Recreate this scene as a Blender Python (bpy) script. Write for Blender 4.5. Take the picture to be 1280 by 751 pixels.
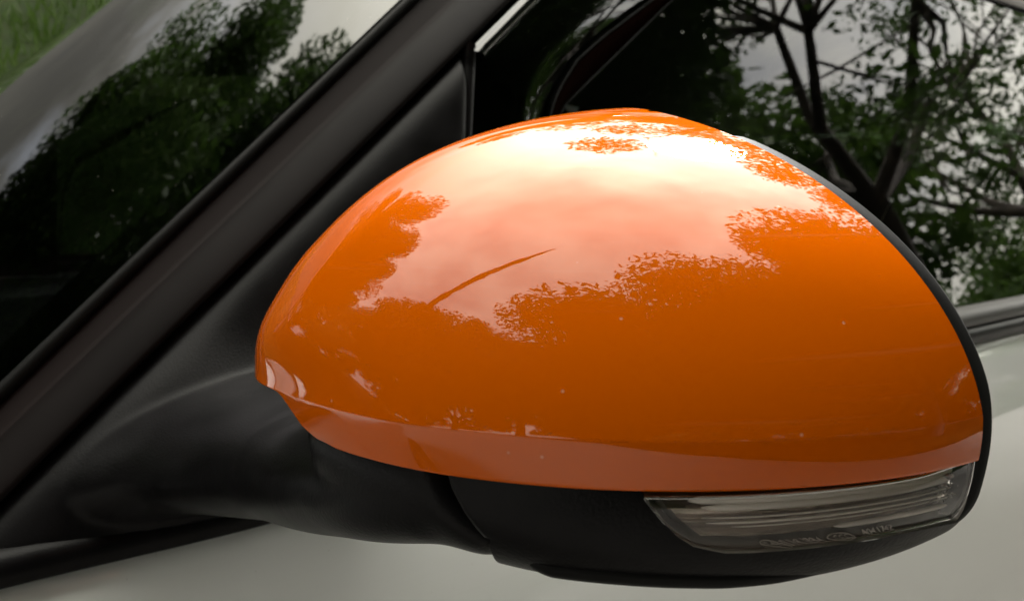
import bpy, math, random
import numpy as np
from mathutils import Vector
R_ = math.radians
S = bpy.context.scene
for o in list(bpy.data.objects): bpy.data.objects.remove(o)
COL = S.collection

# ------------------------------------------------------------------ camera
CAM = np.array([0.0, -0.43, 1.1763])
YAW, PITCH = R_(39.3), R_(7.0)
cam = bpy.data.cameras.new('camera'); camo = bpy.data.objects.new('camera', cam); COL.objects.link(camo)
camo.location = CAM
camo.rotation_euler = (math.pi/2 - PITCH, 0, -YAW)
cam.sensor_width = 36; cam.lens = 1065/1280*36
cam.clip_start = 0.01; cam.clip_end = 500
cam.dof.use_dof = True; cam.dof.focus_distance = 0.27; cam.dof.aperture_fstop = 20
S.camera = camo

# ------------------------------------------------------------------ sky, sun, exposure
SUN_AZ, SUN_EL = R_(60), R_(43)       # azimuth from +Y towards +X
W = bpy.data.worlds.new('World'); S.world = W; W.use_nodes = True
nt = W.node_tree; nt.nodes.clear()
def N(t, tree=None, **k):
    n = (tree or nt).nodes.new(t)
    for a, b in k.items(): setattr(n, a, b)
    return n
sky = N('ShaderNodeTexSky', sky_type='NISHITA', sun_disc=False)
sky.sun_elevation = SUN_EL; sky.sun_rotation = SUN_AZ; sky.dust_density = 3.0; sky.air_density = 1.0
tc = N('ShaderNodeTexCoord')
mp = N('ShaderNodeMapping'); mp.inputs['Scale'].default_value = (1, 1, 2.2)
nz = N('ShaderNodeTexNoise'); nz.inputs['Scale'].default_value = 2.6; nz.inputs['Detail'].default_value = 8; nz.inputs['Roughness'].default_value = .58
cr = N('ShaderNodeValToRGB')
cr.color_ramp.elements[0].position = .30; cr.color_ramp.elements[0].color = (4.4, 4.35, 4.3, 1)
cr.color_ramp.elements[1].position = .72; cr.color_ramp.elements[1].color = (10.8, 10.4, 8.7, 1)
cov = N('ShaderNodeValToRGB')
cov.color_ramp.elements[0].position = .25; cov.color_ramp.elements[0].color = (.9, .9, .9, 1)
cov.color_ramp.elements[1].position = .5; cov.color_ramp.elements[1].color = (1, 1, 1, 1)
# thin cloud glows round the veiled sun
sd = Vector((math.sin(SUN_AZ)*math.cos(SUN_EL), math.cos(SUN_AZ)*math.cos(SUN_EL), math.sin(SUN_EL)))
dt = N('ShaderNodeVectorMath', operation='DOT_PRODUCT'); dt.inputs[1].default_value = sd
nrm = N('ShaderNodeVectorMath', operation='NORMALIZE')
pw = N('ShaderNodeMapRange'); pw.inputs['From Min'].default_value = .74; pw.inputs['From Max'].default_value = 1.0
pw.inputs['To Min'].default_value = 0; pw.inputs['To Max'].default_value = 1; pw.clamp = True
p2 = N('ShaderNodeMath', operation='POWER'); p2.inputs[1].default_value = 3.0
gl = N('ShaderNodeMath', operation='MULTIPLY_ADD'); gl.inputs[1].default_value = .9; gl.inputs[2].default_value = 1.0
sc = N('ShaderNodeVectorMath', operation='SCALE')
mx = N('ShaderNodeMix', data_type='RGBA')
bg = N('ShaderNodeBackground'); bg.inputs['Strength'].default_value = .10
wo = N('ShaderNodeOutputWorld')
L = nt.links.new
L(tc.outputs['Generated'], mp.inputs[0]); L(mp.outputs[0], nz.inputs['Vector'])
L(nz.outputs['Fac'], cr.inputs[0]); L(nz.outputs['Fac'], cov.inputs[0])
L(tc.outputs['Generated'], nrm.inputs[0]); L(nrm.outputs[0], dt.inputs[0]); L(dt.outputs['Value'], pw.inputs['Value'])
L(pw.outputs[0], p2.inputs[0]); L(p2.outputs[0], gl.inputs[0])
# overcast sky: darker towards the horizon
sx = N('ShaderNodeSeparateXYZ'); L(nrm.outputs[0], sx.inputs[0])
hz = N('ShaderNodeMapRange'); hz.inputs['From Min'].default_value = 0; hz.inputs['From Max'].default_value = 1; hz.inputs['To Min'].default_value = .42; hz.inputs['To Max'].default_value = .80
L(sx.outputs['Z'], hz.inputs['Value'])
gm = N('ShaderNodeMath', operation='MULTIPLY'); L(gl.outputs[0], gm.inputs[0]); L(hz.outputs[0], gm.inputs[1])
# added dark cloud band, low over the grassy side, dims the windscreen's reflection
cb = N('ShaderNodeMapRange', interpolation_type='SMOOTHSTEP'); cb.inputs['From Min'].default_value = .55; cb.inputs['From Max'].default_value = .95; cb.inputs['To Min'].default_value = 1.0; cb.inputs['To Max'].default_value = .04
nb = N('ShaderNodeMath', operation='MULTIPLY_ADD'); nb.inputs[1].default_value = .35; nb.inputs[2].default_value = -.17
ys_ = N('ShaderNodeMath', operation='ADD'); L(nz.outputs['Fac'], nb.inputs[0]); L(sx.outputs['Y'], ys_.inputs[0]); L(nb.outputs[0], ys_.inputs[1]); L(ys_.outputs[0], cb.inputs['Value'])
gm2 = N('ShaderNodeMath', operation='MULTIPLY'); L(gm.outputs[0], gm2.inputs[0]); L(cb.outputs[0], gm2.inputs[1])
L(cr.outputs[0], sc.inputs[0]); L(gm2.outputs[0], sc.inputs['Scale'])
L(cov.outputs[0], mx.inputs['Factor']); L(sky.outputs[0], mx.inputs['A']); L(sc.outputs[0], mx.inputs['B'])
L(mx.outputs['Result'], bg.inputs['Color']); L(bg.outputs[0], wo.inputs[0])

sun = bpy.data.lights.new('sun', 'SUN'); suno = bpy.data.objects.new('sun', sun); COL.objects.link(suno)
sun.energy = 1.3; sun.angle = R_(11); sun.color = (1.0, .98, .95)
suno.rotation_euler = Vector(sd).to_track_quat('Z', 'Y').to_euler()
S.view_settings.view_transform = 'Standard'; S.view_settings.look = 'None'
S.view_settings.exposure = 3.45; S.view_settings.gamma = 1; S.view_settings.use_curve_mapping = False
S.render.engine = 'CYCLES'
S.cycles.max_bounces = 10; S.cycles.transparent_max_bounces = 16

# ------------------------------------------------------------------ materials
def mat(name, base, rough=.5, **k):
    m = bpy.data.materials.new(name); m.use_nodes = True
    b = m.node_tree.nodes['Principled BSDF']
    b.inputs['Base Color'].default_value = (*base, 1); b.inputs['Roughness'].default_value = rough
    for a, v in k.items(): b.inputs[a.replace('_', ' ')].default_value = v
    return m
def nodes(m): return m.node_tree, m.node_tree.nodes['Principled BSDF']
def bump(m, scale, strength, dist=.001, detail=3, noise='N', coat=False):
    t, b = nodes(m)
    tcn = N('ShaderNodeTexCoord', t); n = N('ShaderNodeTexNoise', t); n.inputs['Scale'].default_value = scale; n.inputs['Detail'].default_value = detail
    bp = N('ShaderNodeBump', t); bp.inputs['Strength'].default_value = strength; bp.inputs['Distance'].default_value = dist
    t.links.new(tcn.outputs['Object'], n.inputs['Vector']); t.links.new(n.outputs['Fac'], bp.inputs['Height'])
    t.links.new(bp.outputs[0], b.inputs['Normal'])
    if coat: t.links.new(bp.outputs[0], b.inputs['Coat Normal'])
def vary(m, c1, c2, scale, detail=5, lo=.35, hi=.65, rough=None):
    t, b = nodes(m)
    tcn = N('ShaderNodeTexCoord', t); n = N('ShaderNodeTexNoise', t); n.inputs['Scale'].default_value = scale; n.inputs['Detail'].default_value = detail
    r = N('ShaderNodeValToRGB', t); r.color_ramp.elements[0].position = lo; r.color_ramp.elements[1].position = hi
    r.color_ramp.elements[0].color = (*c1, 1); r.color_ramp.elements[1].color = (*c2, 1)
    t.links.new(tcn.outputs['Object'], n.inputs['Vector']); t.links.new(n.outputs['Fac'], r.inputs[0]); t.links.new(r.outputs[0], b.inputs['Base Color'])
    if rough:
        mr = N('ShaderNodeMapRange', t); mr.inputs['To Min'].default_value, mr.inputs['To Max'].default_value = rough
        t.links.new(n.outputs['Fac'], mr.inputs['Value']); t.links.new(mr.outputs[0], b.inputs['Roughness'])

def paint(name, base, dust, dustc, coat_r=.012, coat=1.0):
    """clear-coated paint with fine dust specks, faint wipe scratches and slight orange peel"""
    m = mat(name, base, .45, Coat_Weight=coat, Coat_Roughness=coat_r, Coat_IOR=1.5)
    t, b = nodes(m)
    b.inputs['Specular IOR Level'].default_value = 0.0
    lk = t.links.new
    tcn = N('ShaderNodeTexCoord', t)
    v = N('ShaderNodeTexVoronoi', t); v.inputs['Scale'].default_value = 190
    n2 = N('ShaderNodeTexNoise', t); n2.inputs['Scale'].default_value = 30; n2.inputs['Detail'].default_value = 4
    mr = N('ShaderNodeMapRange', t); mr.inputs['From Min'].default_value = .035; mr.inputs['From Max'].default_value = .11; mr.inputs['To Min'].default_value = 1; mr.inputs['To Max'].default_value = 0
    # only some cells carry a speck
    sel = N('ShaderNodeMath', t, operation='GREATER_THAN'); sel.inputs[1].default_value = .9
    mul = N('ShaderNodeMath', t, operation='MULTIPLY'); mul2 = N('ShaderNodeMath', t, operation='MULTIPLY'); mul2.inputs[1].default_value = dust
    sp = N('ShaderNodeSeparateColor', t)
    lk(tcn.outputs['Object'], v.inputs['Vector']); lk(tcn.outputs['Object'], n2.inputs['Vector'])
    lk(v.outputs['Distance'], mr.inputs['Value']); lk(v.outputs['Color'], sp.inputs[0]); lk(sp.outputs[0], sel.inputs[0])
    lk(mr.outputs[0], mul.inputs[0]); lk(sel.outputs[0], mul.inputs[1]); lk(mul.outputs[0], mul2.inputs[0])
    # wipe marks: noise stretched along one direction
    mpn = N('ShaderNodeMapping', t); mpn.inputs['Rotation'].default_value = (.3, .5, .2); mpn.inputs['Scale'].default_value = (8, 8, 420)
    n3 = N('ShaderNodeTexNoise', t); n3.inputs['Scale'].default_value = 1.0; n3.inputs['Detail'].default_value = 2
    lk(tcn.outputs['Object'], mpn.inputs[0]); lk(mpn.outputs[0], n3.inputs['Vector'])
    mr3 = N('ShaderNodeMapRange', t); mr3.inputs['From Min'].default_value = .62; mr3.inputs['From Max'].default_value = .75; mr3.inputs['To Max'].default_value = .02
    lk(n3.outputs['Fac'], mr3.inputs['Value'])
    ad = N('ShaderNodeMath', t, operation='ADD'); lk(mul2.outputs[0], ad.inputs[0]); lk(mr3.outputs[0], ad.inputs[1])
    mxn = N('ShaderNodeMix', t, data_type='RGBA'); mxn.inputs['A'].default_value = (*base, 1); mxn.inputs['B'].default_value = (*dustc, 1)
    lk(ad.outputs[0], mxn.inputs['Factor']); lk(mxn.outputs['Result'], b.inputs['Base Color'])
    rr = N('ShaderNodeMapRange', t); rr.inputs['To Min'].default_value = coat_r*.5; rr.inputs['To Max'].default_value = coat_r*2
    lk(n2.outputs['Fac'], rr.inputs['Value']); lk(rr.outputs[0], b.inputs['Coat Roughness'])
    n4 = N('ShaderNodeTexNoise', t); n4.inputs['Scale'].default_value = 260; n4.inputs['Detail'].default_value = 1
    lk(tcn.outputs['Object'], n4.inputs['Vector'])
    bp = N('ShaderNodeBump', t); bp.inputs['Strength'].default_value = .05; bp.inputs['Distance'].default_value = .0002
    lk(n4.outputs['Fac'], bp.inputs['Height']); lk(bp.outputs[0], b.inputs['Coat Normal'])
    return m

M = {}
M['orange'] = paint('orange_paint', (.52, .088, .0), .35, (.75, .55, .42), .010)
nodes(M['orange'])[1].inputs['Coat IOR'].default_value = 1.40
M['white'] = paint('white_paint', (.88, .895, .90), .25, (.35, .32, .28), .03)
M['plastic'] = mat('black_grained_plastic', (.005, .0047, .005), .36, Specular_IOR_Level=.075)
vary(M['plastic'], (.003, .0028, .0031), (.006, .0056, .0062), 35, 6, rough=(.30, .42)); bump(M['plastic'], 900, .35, .0004, 3)
M['pillar'] = mat('dark_satin_pillar_film', (.006, .0045, .0045), .5, Specular_IOR_Level=.03)
vary(M['pillar'], (.0045, .0034, .0034), (.007, .0052, .0052), 20, 5); bump(M['pillar'], 1500, .15, .0002, 2)
M['pillar_in'] = mat('dark_brown_pillar_edge', (.007, .0035, .0035), .55, Specular_IOR_Level=.06)
M['rubber'] = mat('black_rubber', (.004, .004, .004), .6, Specular_IOR_Level=.08)
M['divider'] = mat('dark_divider', (.0035, .0014, .001), .7, Specular_IOR_Level=.0)
M['trim'] = mat('grey_rim_plastic', (.012, .012, .012), .6, Specular_IOR_Level=.04); bump(M['trim'], 1800, .2, .0002, 2)
M['belt'] = mat('grey_belt_trim', (.05, .046, .047), .45, Specular_IOR_Level=.35); bump(M['belt'], 900, .1, .0002, 2)
M['gloss_black'] = mat('gloss_black', (.006, .006, .007), .04, Coat_Weight=.5)
M['chrome_dark'] = mat('smoked_reflector', (.50, .44, .40), .2, Metallic=.9); bump(M['chrome_dark'], 220, .12, .0006, 3)
M['lampbox'] = mat('lamp_dark_inside', (.20, .18, .165), .35)
M['rod'] = mat('guide_and_glint_plastic', (.90, .86, .82), .12, Specular_IOR_Level=.9)
M['facet'] = mat('clear_prism_plastic', (.62, .60, .57), .05, Metallic=.7)
M['emboss'] = mat('embossed_mark', (.22, .19, .17), .3)
M['mirror'] = mat('mirror_silver', (.85, .86, .87), .01, Metallic=1)
M['interior'] = mat('dark_interior_fabric', (.012, .012, .013), .85); vary(M['interior'], (.008, .008, .009), (.018, .018, .019), 8)
M['strap'] = mat('woven_belt_strap', (.50, .50, .36), .7); bump(M['strap'], 700, .3, .0005)
M['tyre'] = mat('tyre_rubber', (.012, .012, .012), .8)
M['alloy'] = mat('alloy_wheel', (.45, .45, .46), .3, Metallic=1)
M['lampglass'] = mat('headlamp_glass', (.5, .5, .52), .08, Metallic=.6)
M['redlamp'] = mat('red_tail_lamp', (.3, .01, .01), .1)
M['bark'] = mat('bark', (.045, .034, .026), .9); vary(M['bark'], (.025, .019, .015), (.07, .055, .042), 9, 8); bump(M['bark'], 25, .8, .02, 6)
def leafmat(name, c1, c2):
    m = mat(name, c1, .6, Specular_IOR_Level=.12); t, b = nodes(m)
    vary(m, c1, c2, 1.3, 5)
    tr = N('ShaderNodeBsdfTranslucent', t); tr.inputs[0].default_value = (c2[0]*1.3, c2[1]*1.5, c2[2], 1)
    ms = N('ShaderNodeMixShader', t); ms.inputs[0].default_value = .18
    out = t.nodes['Material Output']
    t.links.new(b.outputs[0], ms.inputs[1]); t.links.new(tr.outputs[0], ms.inputs[2]); t.links.new(ms.outputs[0], out.inputs[0])
    return m
M['leaf'] = leafmat('leaf_dark', (.022, .042, .010), (.05, .085, .02))
M['leaf2'] = leafmat('leaf_mid', (.035, .07, .016), (.08, .13, .03))
M['grass'] = leafmat('grass_blade', (.018, .036, .006), (.045, .075, .014))
def glass(name, tint, ior=1.5, rough=0.0, dust=0.0):
    m = bpy.data.materials.new(name); m.use_nodes = True; t = m.node_tree; t.nodes.clear()
    tr = N('ShaderNodeBsdfTransparent', t); tr.inputs[0].default_value = (*tint, 1)
    g = N('ShaderNodeBsdfGlossy', t); g.inputs['Roughness'].default_value = rough
    f = N('ShaderNodeFresnel', t); f.inputs['IOR'].default_value = ior
    ms = N('ShaderNodeMixShader', t); out = N('ShaderNodeOutputMaterial', t)
    k = t.links.new
    k(f.outputs[0], ms.inputs[0]); k(tr.outputs[0], ms.inputs[1]); k(g.outputs[0], ms.inputs[2])
    last = ms
    if dust:
        tcn = N('ShaderNodeTexCoord', t); v = N('ShaderNodeTexVoronoi', t); v.inputs['Scale'].default_value = 130
        sp = N('ShaderNodeSeparateColor', t); sel = N('ShaderNodeMath', t, operation='GREATER_THAN'); sel.inputs[1].default_value = .86
        mr = N('ShaderNodeMapRange', t); mr.inputs['From Min'].default_value = .04; mr.inputs['From Max'].default_value = .10; mr.inputs['To Min'].default_value = dust; mr.inputs['To Max'].default_value = 0
        mu = N('ShaderNodeMath', t, operation='MULTIPLY'); df = N('ShaderNodeBsdfDiffuse', t); df.inputs[0].default_value = (.35, .33, .3, 1)
        k(tcn.outputs['Object'], v.inputs['Vector']); k(v.outputs['Color'], sp.inputs[0]); k(sp.outputs[0], sel.inputs[0]); k(v.outputs['Distance'], mr.inputs['Value'])
        k(mr.outputs[0], mu.inputs[0]); k(sel.outputs[0], mu.inputs[1])
        m2 = N('ShaderNodeMixShader', t); k(mu.outputs[0], m2.inputs[0]); k(ms.outputs[0], m2.inputs[1]); k(df.outputs[0], m2.inputs[2]); last = m2
    k(last.outputs[0], out.inputs[0])
    return m
M['windscreen'] = glass('windscreen_glass', (.10, .11, .105), 1.5, .022, dust=.5)
M['window'] = glass('window_glass', (.42, .47, .43), 1.52, .010, dust=.15)
M['lens'] = glass('clear_lens', (.95, .93, .91), 1.45, .02)
M['asphalt'] = mat('asphalt', (.05, .05, .052), .9); vary(M['asphalt'], (.19, .178, .165), (.30, .285, .265), 40, 8); bump(M['asphalt'], 90, .6, .006, 6)

# ground with grass beyond the car: mixed by the distance from the lane edge
g = M['ground'] = mat('ground', (.05, .09, .02), .95, Specular_IOR_Level=.05)
t, b = nodes(g); k = t.links.new
tcn = N('ShaderNodeTexCoord', t); n1 = N('ShaderNodeTexNoise', t); n1.inputs['Scale'].default_value = .7; n1.inputs['Detail'].default_value = 8
n2 = N('ShaderNodeTexNoise', t); n2.inputs['Scale'].default_value = 14; n2.inputs['Detail'].default_value = 6
r1 = N('ShaderNodeValToRGB', t); r1.color_ramp.elements[0].color = (.008, .015, .003, 1); r1.color_ramp.elements[1].color = (.032, .05, .010, 1); r1.color_ramp.elements[0].position = .3; r1.color_ramp.elements[1].position = .7
mxn = N('ShaderNodeMix', t, data_type='RGBA', blend_type='MULTIPLY'); mxn.inputs['Factor'].default_value = .6
k(tcn.outputs['Object'], n1.inputs['Vector']); k(tcn.outputs['Object'], n2.inputs['Vector']); k(n1.outputs['Fac'], r1.inputs[0])
k(r1.outputs[0], mxn.inputs['A']); k(n2.outputs['Color'], mxn.inputs['B']); k(mxn.outputs['Result'], b.inputs['Base Color'])

# ------------------------------------------------------------------ helpers
def obj(name, verts, faces, m, parent=None, smooth=True, label=None):
    me = bpy.data.meshes.new(name); me.from_pydata([tuple(map(float, v)) for v in verts], [], faces); me.update()
    if m: me.materials.append(M[m] if isinstance(m, str) else m)
    if smooth: me.polygons.foreach_set('use_smooth', [True]*len(me.polygons))
    o = bpy.data.objects.new(name, me); COL.objects.link(o)
    if parent: o.parent = parent
    if label: o['label'] = label
    return o
def empty(name, loc=(0, 0, 0)):
    o = bpy.data.objects.new(name, None); COL.objects.link(o); o.location = loc; o.empty_display_size = .1
    return o
class MB:
    def __init__(s): s.v = []; s.f = []
    def grid(s, P, close_u=False, close_v=False, flip=False):
        P = np.asarray(P); nu, nv = P.shape[:2]; b = len(s.v); s.v += [tuple(p) for p in P.reshape(-1, 3)]
        for i in range(nu if close_u else nu-1):
            for j in range(nv if close_v else nv-1):
                q = [b+i*nv+j, b+((i+1) % nu)*nv+j, b+((i+1) % nu)*nv+(j+1) % nv, b+i*nv+(j+1) % nv]
                s.f.append(q[::-1] if flip else q)
        return s
    def face(s, pts): b = len(s.v); s.v += [tuple(p) for p in pts]; s.f.append(list(range(b, b+len(pts)))); return s
    def tube(s, pts, rad, n=10, cap=True):
        pts = np.asarray(pts, float); rad = np.broadcast_to(rad, len(pts)); rings = []
        for i, p in enumerate(pts):
            d = pts[min(i+1, len(pts)-1)]-pts[max(i-1, 0)]; d /= np.linalg.norm(d)+1e-9
            a = np.cross(d, (0, 0, 1) if abs(d[2]) < .9 else (1, 0, 0)); a /= np.linalg.norm(a); c = np.cross(d, a)
            rings.append([p+rad[i]*(math.cos(w)*a+math.sin(w)*c) for w in np.linspace(0, 2*math.pi, n, endpoint=False)])
        b = len(s.v); s.grid(rings, close_v=True)
        if cap: s.f.append(list(range(b, b+n))[::-1]); e = b+(len(pts)-1)*n; s.f.append(list(range(e, e+n)))
        return s
    def box(s, c, h, bev=0):
        c = np.array(c, float); h = np.array(h, float); b = len(s.v)
        for x in (-1, 1):
            for y in (-1, 1):
                for z in (-1, 1): s.v.append(tuple(c+h*(x, y, z)))
        for q in ((0, 1, 3, 2), (4, 6, 7, 5), (0, 4, 5, 1), (2, 3, 7, 6), (0, 2, 6, 4), (1, 5, 7, 3)): s.f.append([b+i for i in q])
        return s
    def mirror(s, yc):
        s.v = [(x, 2*yc-y, z) for x, y, z in s.v]; s.f = [f[::-1] for f in s.f]; return s
    def build(s, name, m, parent=None, smooth=True, label=None): return obj(name, s.v, s.f, m, parent, smooth, label)
def bevel(o, w, seg=2, ang=30):
    b = o.modifiers.new('bevel', 'BEVEL'); b.width = w; b.segments = seg; b.limit_method = 'ANGLE'; b.angle_limit = R_(ang); return o
def superbox(c, h, e=4, nu=28, nv=16, taper=None):
    """rounded, cushion-like block"""
    mb = MB(); P = []
    for v in np.linspace(-math.pi/2, math.pi/2, nv):
        row = []
        for u in np.linspace(0, 2*math.pi, nu, endpoint=False):
            f = lambda a: math.copysign(abs(a)**(2/e), a)
            x, y, z = f(math.cos(v))*f(math.cos(u)), f(math.cos(v))*f(math.sin(u)), f(math.sin(v))
            if taper: x, y = x*(1+taper[0]*z), y*(1+taper[1]*z)
            row.append((c[0]+h[0]*x, c[1]+h[1]*y, c[2]+h[2]*z))
        P.append(row)
    return mb.grid(P, close_v=True, flip=True)

# ------------------------------------------------------------------ the ground and the bank beyond the car
def bank(x, y):
    d = np.clip(y-2.6, 0, None); h = 4.9*(1-np.exp(-(d/6.0)**1.5))
    return h + .12*np.sin(x*.7+y*.5)*np.clip(d, 0, 1)+.05*np.sin(2.1*x-1.3*y)*np.clip(d, 0, 1)
gx = np.concatenate([np.linspace(-150, -16, 10), np.linspace(-15, 25, 81), np.linspace(26, 150, 10)])
gy = np.concatenate([np.linspace(-150, -13, 10), np.linspace(-12, 2.5, 12), np.linspace(2.75, 20, 70), np.linspace(21, 150, 10)])
G = np.array([[(x, y, float(bank(np.array(x), np.array(y)))) for y in gy] for x in gx])
go = MB().grid(G).build('ground', 'ground'); go['kind'] = 'structure'
lane = MB().grid([[(x, y, .006) for y in np.linspace(-3.0, 2.4, 8)] for x in np.linspace(-60, 60, 30)]).build('lane', 'asphalt'); lane['kind'] = 'structure'
far = MB().grid([[(x, y, .006) for y in np.linspace(-16, -7, 6)] for x in np.linspace(-60, 60, 30)]).build('car_park', 'asphalt'); far['kind'] = 'structure'

def outward(mb, ref):
    """turn the faces of a sheet so that they look away from ref"""
    v = np.array(mb.v); s = 0
    for f in mb.f[::max(1, len(mb.f)//400)]:
        p = v[f]; n = np.cross(p[1]-p[0], p[2]-p[0]) if len(p) == 3 else np.cross(p[2]-p[0], p[3]-p[1])
        s += n @ (p.mean(0)-np.array(ref))
    if s < 0: mb.f = [f[::-1] for f in mb.f]
    return mb
YC = .87; CENTER = (1.0, YC, 1.0)
car = empty('car', (.9, YC, 0))
car['label'] = 'white car with black pillars and an orange wing mirror cap, filling the picture'
car['category'] = 'car'
car_inv = np.array([.9, YC, 0])
def shift(mb): mb.v = [tuple(np.array(p)-car_inv) for p in mb.v]; return mb
def part(mb, name, m, parent=None, smooth=True, label=None, ref=None):
    if ref is not None: outward(mb, ref)
    if parent is None or parent is car: shift(mb); return mb.build(name, m, car, smooth, label)
    shift(mb); return mb.build(name, m, parent, smooth, label)

TUM = .30
def side(x, z, off=0.0): return np.array([x, off+TUM*(z-1.0), z])
def lerp(a, b, t): return np.asarray(a)*(1-t)+np.asarray(b)*t

# ---- lower body sides: profile y(z)
prof = [(.030, 1.004), (.010, 1.0035), (.003, 1.0015), (-.002, .9975), (-.006, .991), (-.0115, .975), (-.018, .945), (-.025, .90), (-.031, .84), (-.033, .78), (-.030, .70), (-.022, .62), (-.026, .56), (-.030, .50), (-.026, .40), (-.012, .30), (.03, .22)]
pz = np.array([p[1] for p in prof]); py = np.array([p[0] for p in prof])
def side_panel(x0, x1, nx, arch=None, nose=0):
    P = []
    for x in np.linspace(x0, x1, nx):
        row = []
        lo = .22
        if arch:
            dd = arch[2]**2-(x-arch[0])**2
            if dd > 0: lo = max(lo, arch[1]+math.sqrt(dd))
        top = 1.004
        if x < -.12: top = 1.004-.16*((-.12-x)/1.0)**1.3-.06*(1-math.exp((x+.12)/.12))      # bonnet line falls to the front
        if x > 2.3: top = 1.004+.02*(x-2.3)
        taper = 0.0
        if x < -.5: taper = .22*((-.5-x)/.7)**2
        if x > 2.2: taper = .10*((x-2.2)/.8)**2
        for y, z in prof:
            zz = lo+(z-.22)/(1.004-.22)*(top-lo)
            yy = np.interp(-(lo+(zz-lo)), -pz, py) if lo > .3 else y
            row.append((x, (yy if lo > .3 else y)+taper, zz))
        P.append(row)
    return MB().grid(P)
panels = {'door': (-.117, 1.63, 100, None), 'fender': (-1.15, -.123, 80, (-.72, .33, .37)), 'rear_door': (1.637, 2.2, 30, None), 'rear_quarter': (2.207, 3.05, 50, (2.0+.0, .33, .37))}
panels['rear_quarter'] = (2.207, 3.05, 50, (2.55, .33, .37))
DOOR = None
for s in (0, 1):
    for nm, (x0, x1, nx, arch) in panels.items():
        mb = side_panel(x0, x1, nx, arch)
        if s: mb.mirror(YC)
        o = part(mb, nm, 'white', ref=(.9, YC, .6))
        if nm == 'door' and not s: DOOR = o
# bonnet, nose, tail, roof
P = []
for x in np.linspace(-1.15, .06, 30):
    row = []
    for y in np.linspace(0.0, 2*YC, 40):
        e = abs(y-YC)/YC; top = 1.004-(.16*((-.12-x)/1.0)**1.3+.06*(1-math.exp((x+.12)/.12)) if x < -.12 else 0)
        taper = .22*((-.5-x)/.7)**2 if x < -.5 else 0
        yy = YC+(y-YC)*(1-taper/YC)
        row.append((x-.10*(1-e*e)*(1 if x < -.6 else .5), yy+(.010 if y < YC else -.010)*e, top-.004+.022*(1-e**4)-(.004 if e > .98 else 0)))
    P.append(row)
part(MB().grid(P), 'bonnet', 'white', ref=(0, YC, 0))
P = [[(-1.15-.10*(1-((y-YC)/YC)**2)-.12*math.sin(math.pi*t)-.0, YC+(y-YC)*(1-.22/YC), .84-.6*t+.04*(1-abs((y-YC)/YC)**4)*(1-t)) for y in np.linspace(0, 2*YC, 30)] for t in np.linspace(0, 1, 14)]
nose = part(MB().grid(P), 'front_bumper', 'white', ref=(0, YC, .6))
for sgn in (-1, 1):
    part(superbox((-1.12, YC+sgn*.56, .72), (.10, .14, .06), 3), 'headlight', 'lampglass')
    part(superbox((3.03, YC+sgn*.62, .85), (.06, .12, .09), 3), 'tail_light', 'redlamp')
P = [[(3.05+.10*(1-((y-YC)/YC)**2)*math.sin(math.pi*min(1, t+.2)), YC+(y-YC)*(1-.10/YC), 1.02-.8*t) for y in np.linspace(0, 2*YC, 24)] for t in np.linspace(0, 1, 12)]
part(MB().grid(P), 'tailgate', 'white', ref=(1, YC, .6))
P = [[(x, YC+(y-YC)*(.80), 1.50+.06*(1-((y-YC)/YC)**2)-.05*((x-1.3)/1.1)**2-(.0 if abs(y-YC) < YC*.97 else .03)) for y in np.linspace(0, 2*YC, 30)] for x in np.linspace(.52, 2.75, 30)]
part(MB().grid(P), 'roof', 'white', ref=(1, YC, 1))
P = [[(x, YC+(y-YC)*.80, 1.47+.03*(1-((y-YC)/YC)**2)-.05*((x-1.3)/1.1)**2) for y in np.linspace(0, 2*YC, 16)] for x in np.linspace(.5, 2.75, 16)]
part(MB().grid(P), 'headliner', 'interior', ref=(1, YC, 3))
# rear glass
P = [[(2.75+.33*t+.06*(1-((y-YC)/YC)**2), YC+(y-YC)*(.80+.10*t), 1.46-.44*t+.04*(1-((y-YC)/YC)**2)*(1-t)) for y in np.linspace(0, 2*YC, 16)] for t in np.linspace(0, 1, 8)]
part(MB().grid(P), 'rear_window', 'window', ref=(1, YC, 1))
# underbody and wheels
part(MB().box((.9, YC, .27), (1.95, .72, .05)), 'underbody', 'rubber', smooth=False)
for wx in (-.72, 2.55):
    for sgn in (0, 1):
        rg = []
        for rr, yy in ((.20, .03), (.24, .005), (.30, 0.0), (.325, .02), (.33, .06), (.33, .16), (.325, .20), (.30, .22), (.24, .215), (.20, .19)):
            rg.append([(wx+rr*math.cos(a), yy-.005, .335+rr*math.sin(a)) for a in np.linspace(0, 2*math.pi, 40, endpoint=False)])
        mb = MB().grid(rg, close_v=True)
        if sgn: mb.mirror(YC)
        ty = part(mb, 'wheel', 'tyre', ref=(wx, YC, .33))
        mb = MB()
        rg = [[(wx+rr*math.cos(a), yy, .335+rr*math.sin(a)) for a in np.linspace(0, 2*math.pi, 40, endpoint=False)] for rr, yy in ((.205, .02), (.195, .012), (.185, .03), (.18, .12))]
        mb.grid(rg, close_v=True)
        for q in range(5):
            w = q*2*math.pi/5; d = np.array([math.cos(w), 0, math.sin(w)]); c = np.array([wx, .03, .335])
            mb.tube([c, c+d*.10, c+d*.19], [.028, .02, .024], 8)
        mb.tube([(wx, .01, .335), (wx, .10, .335)], .05, 16)
        if sgn: mb.mirror(YC)
        part(mb, 'rim', 'alloy', ty)

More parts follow.
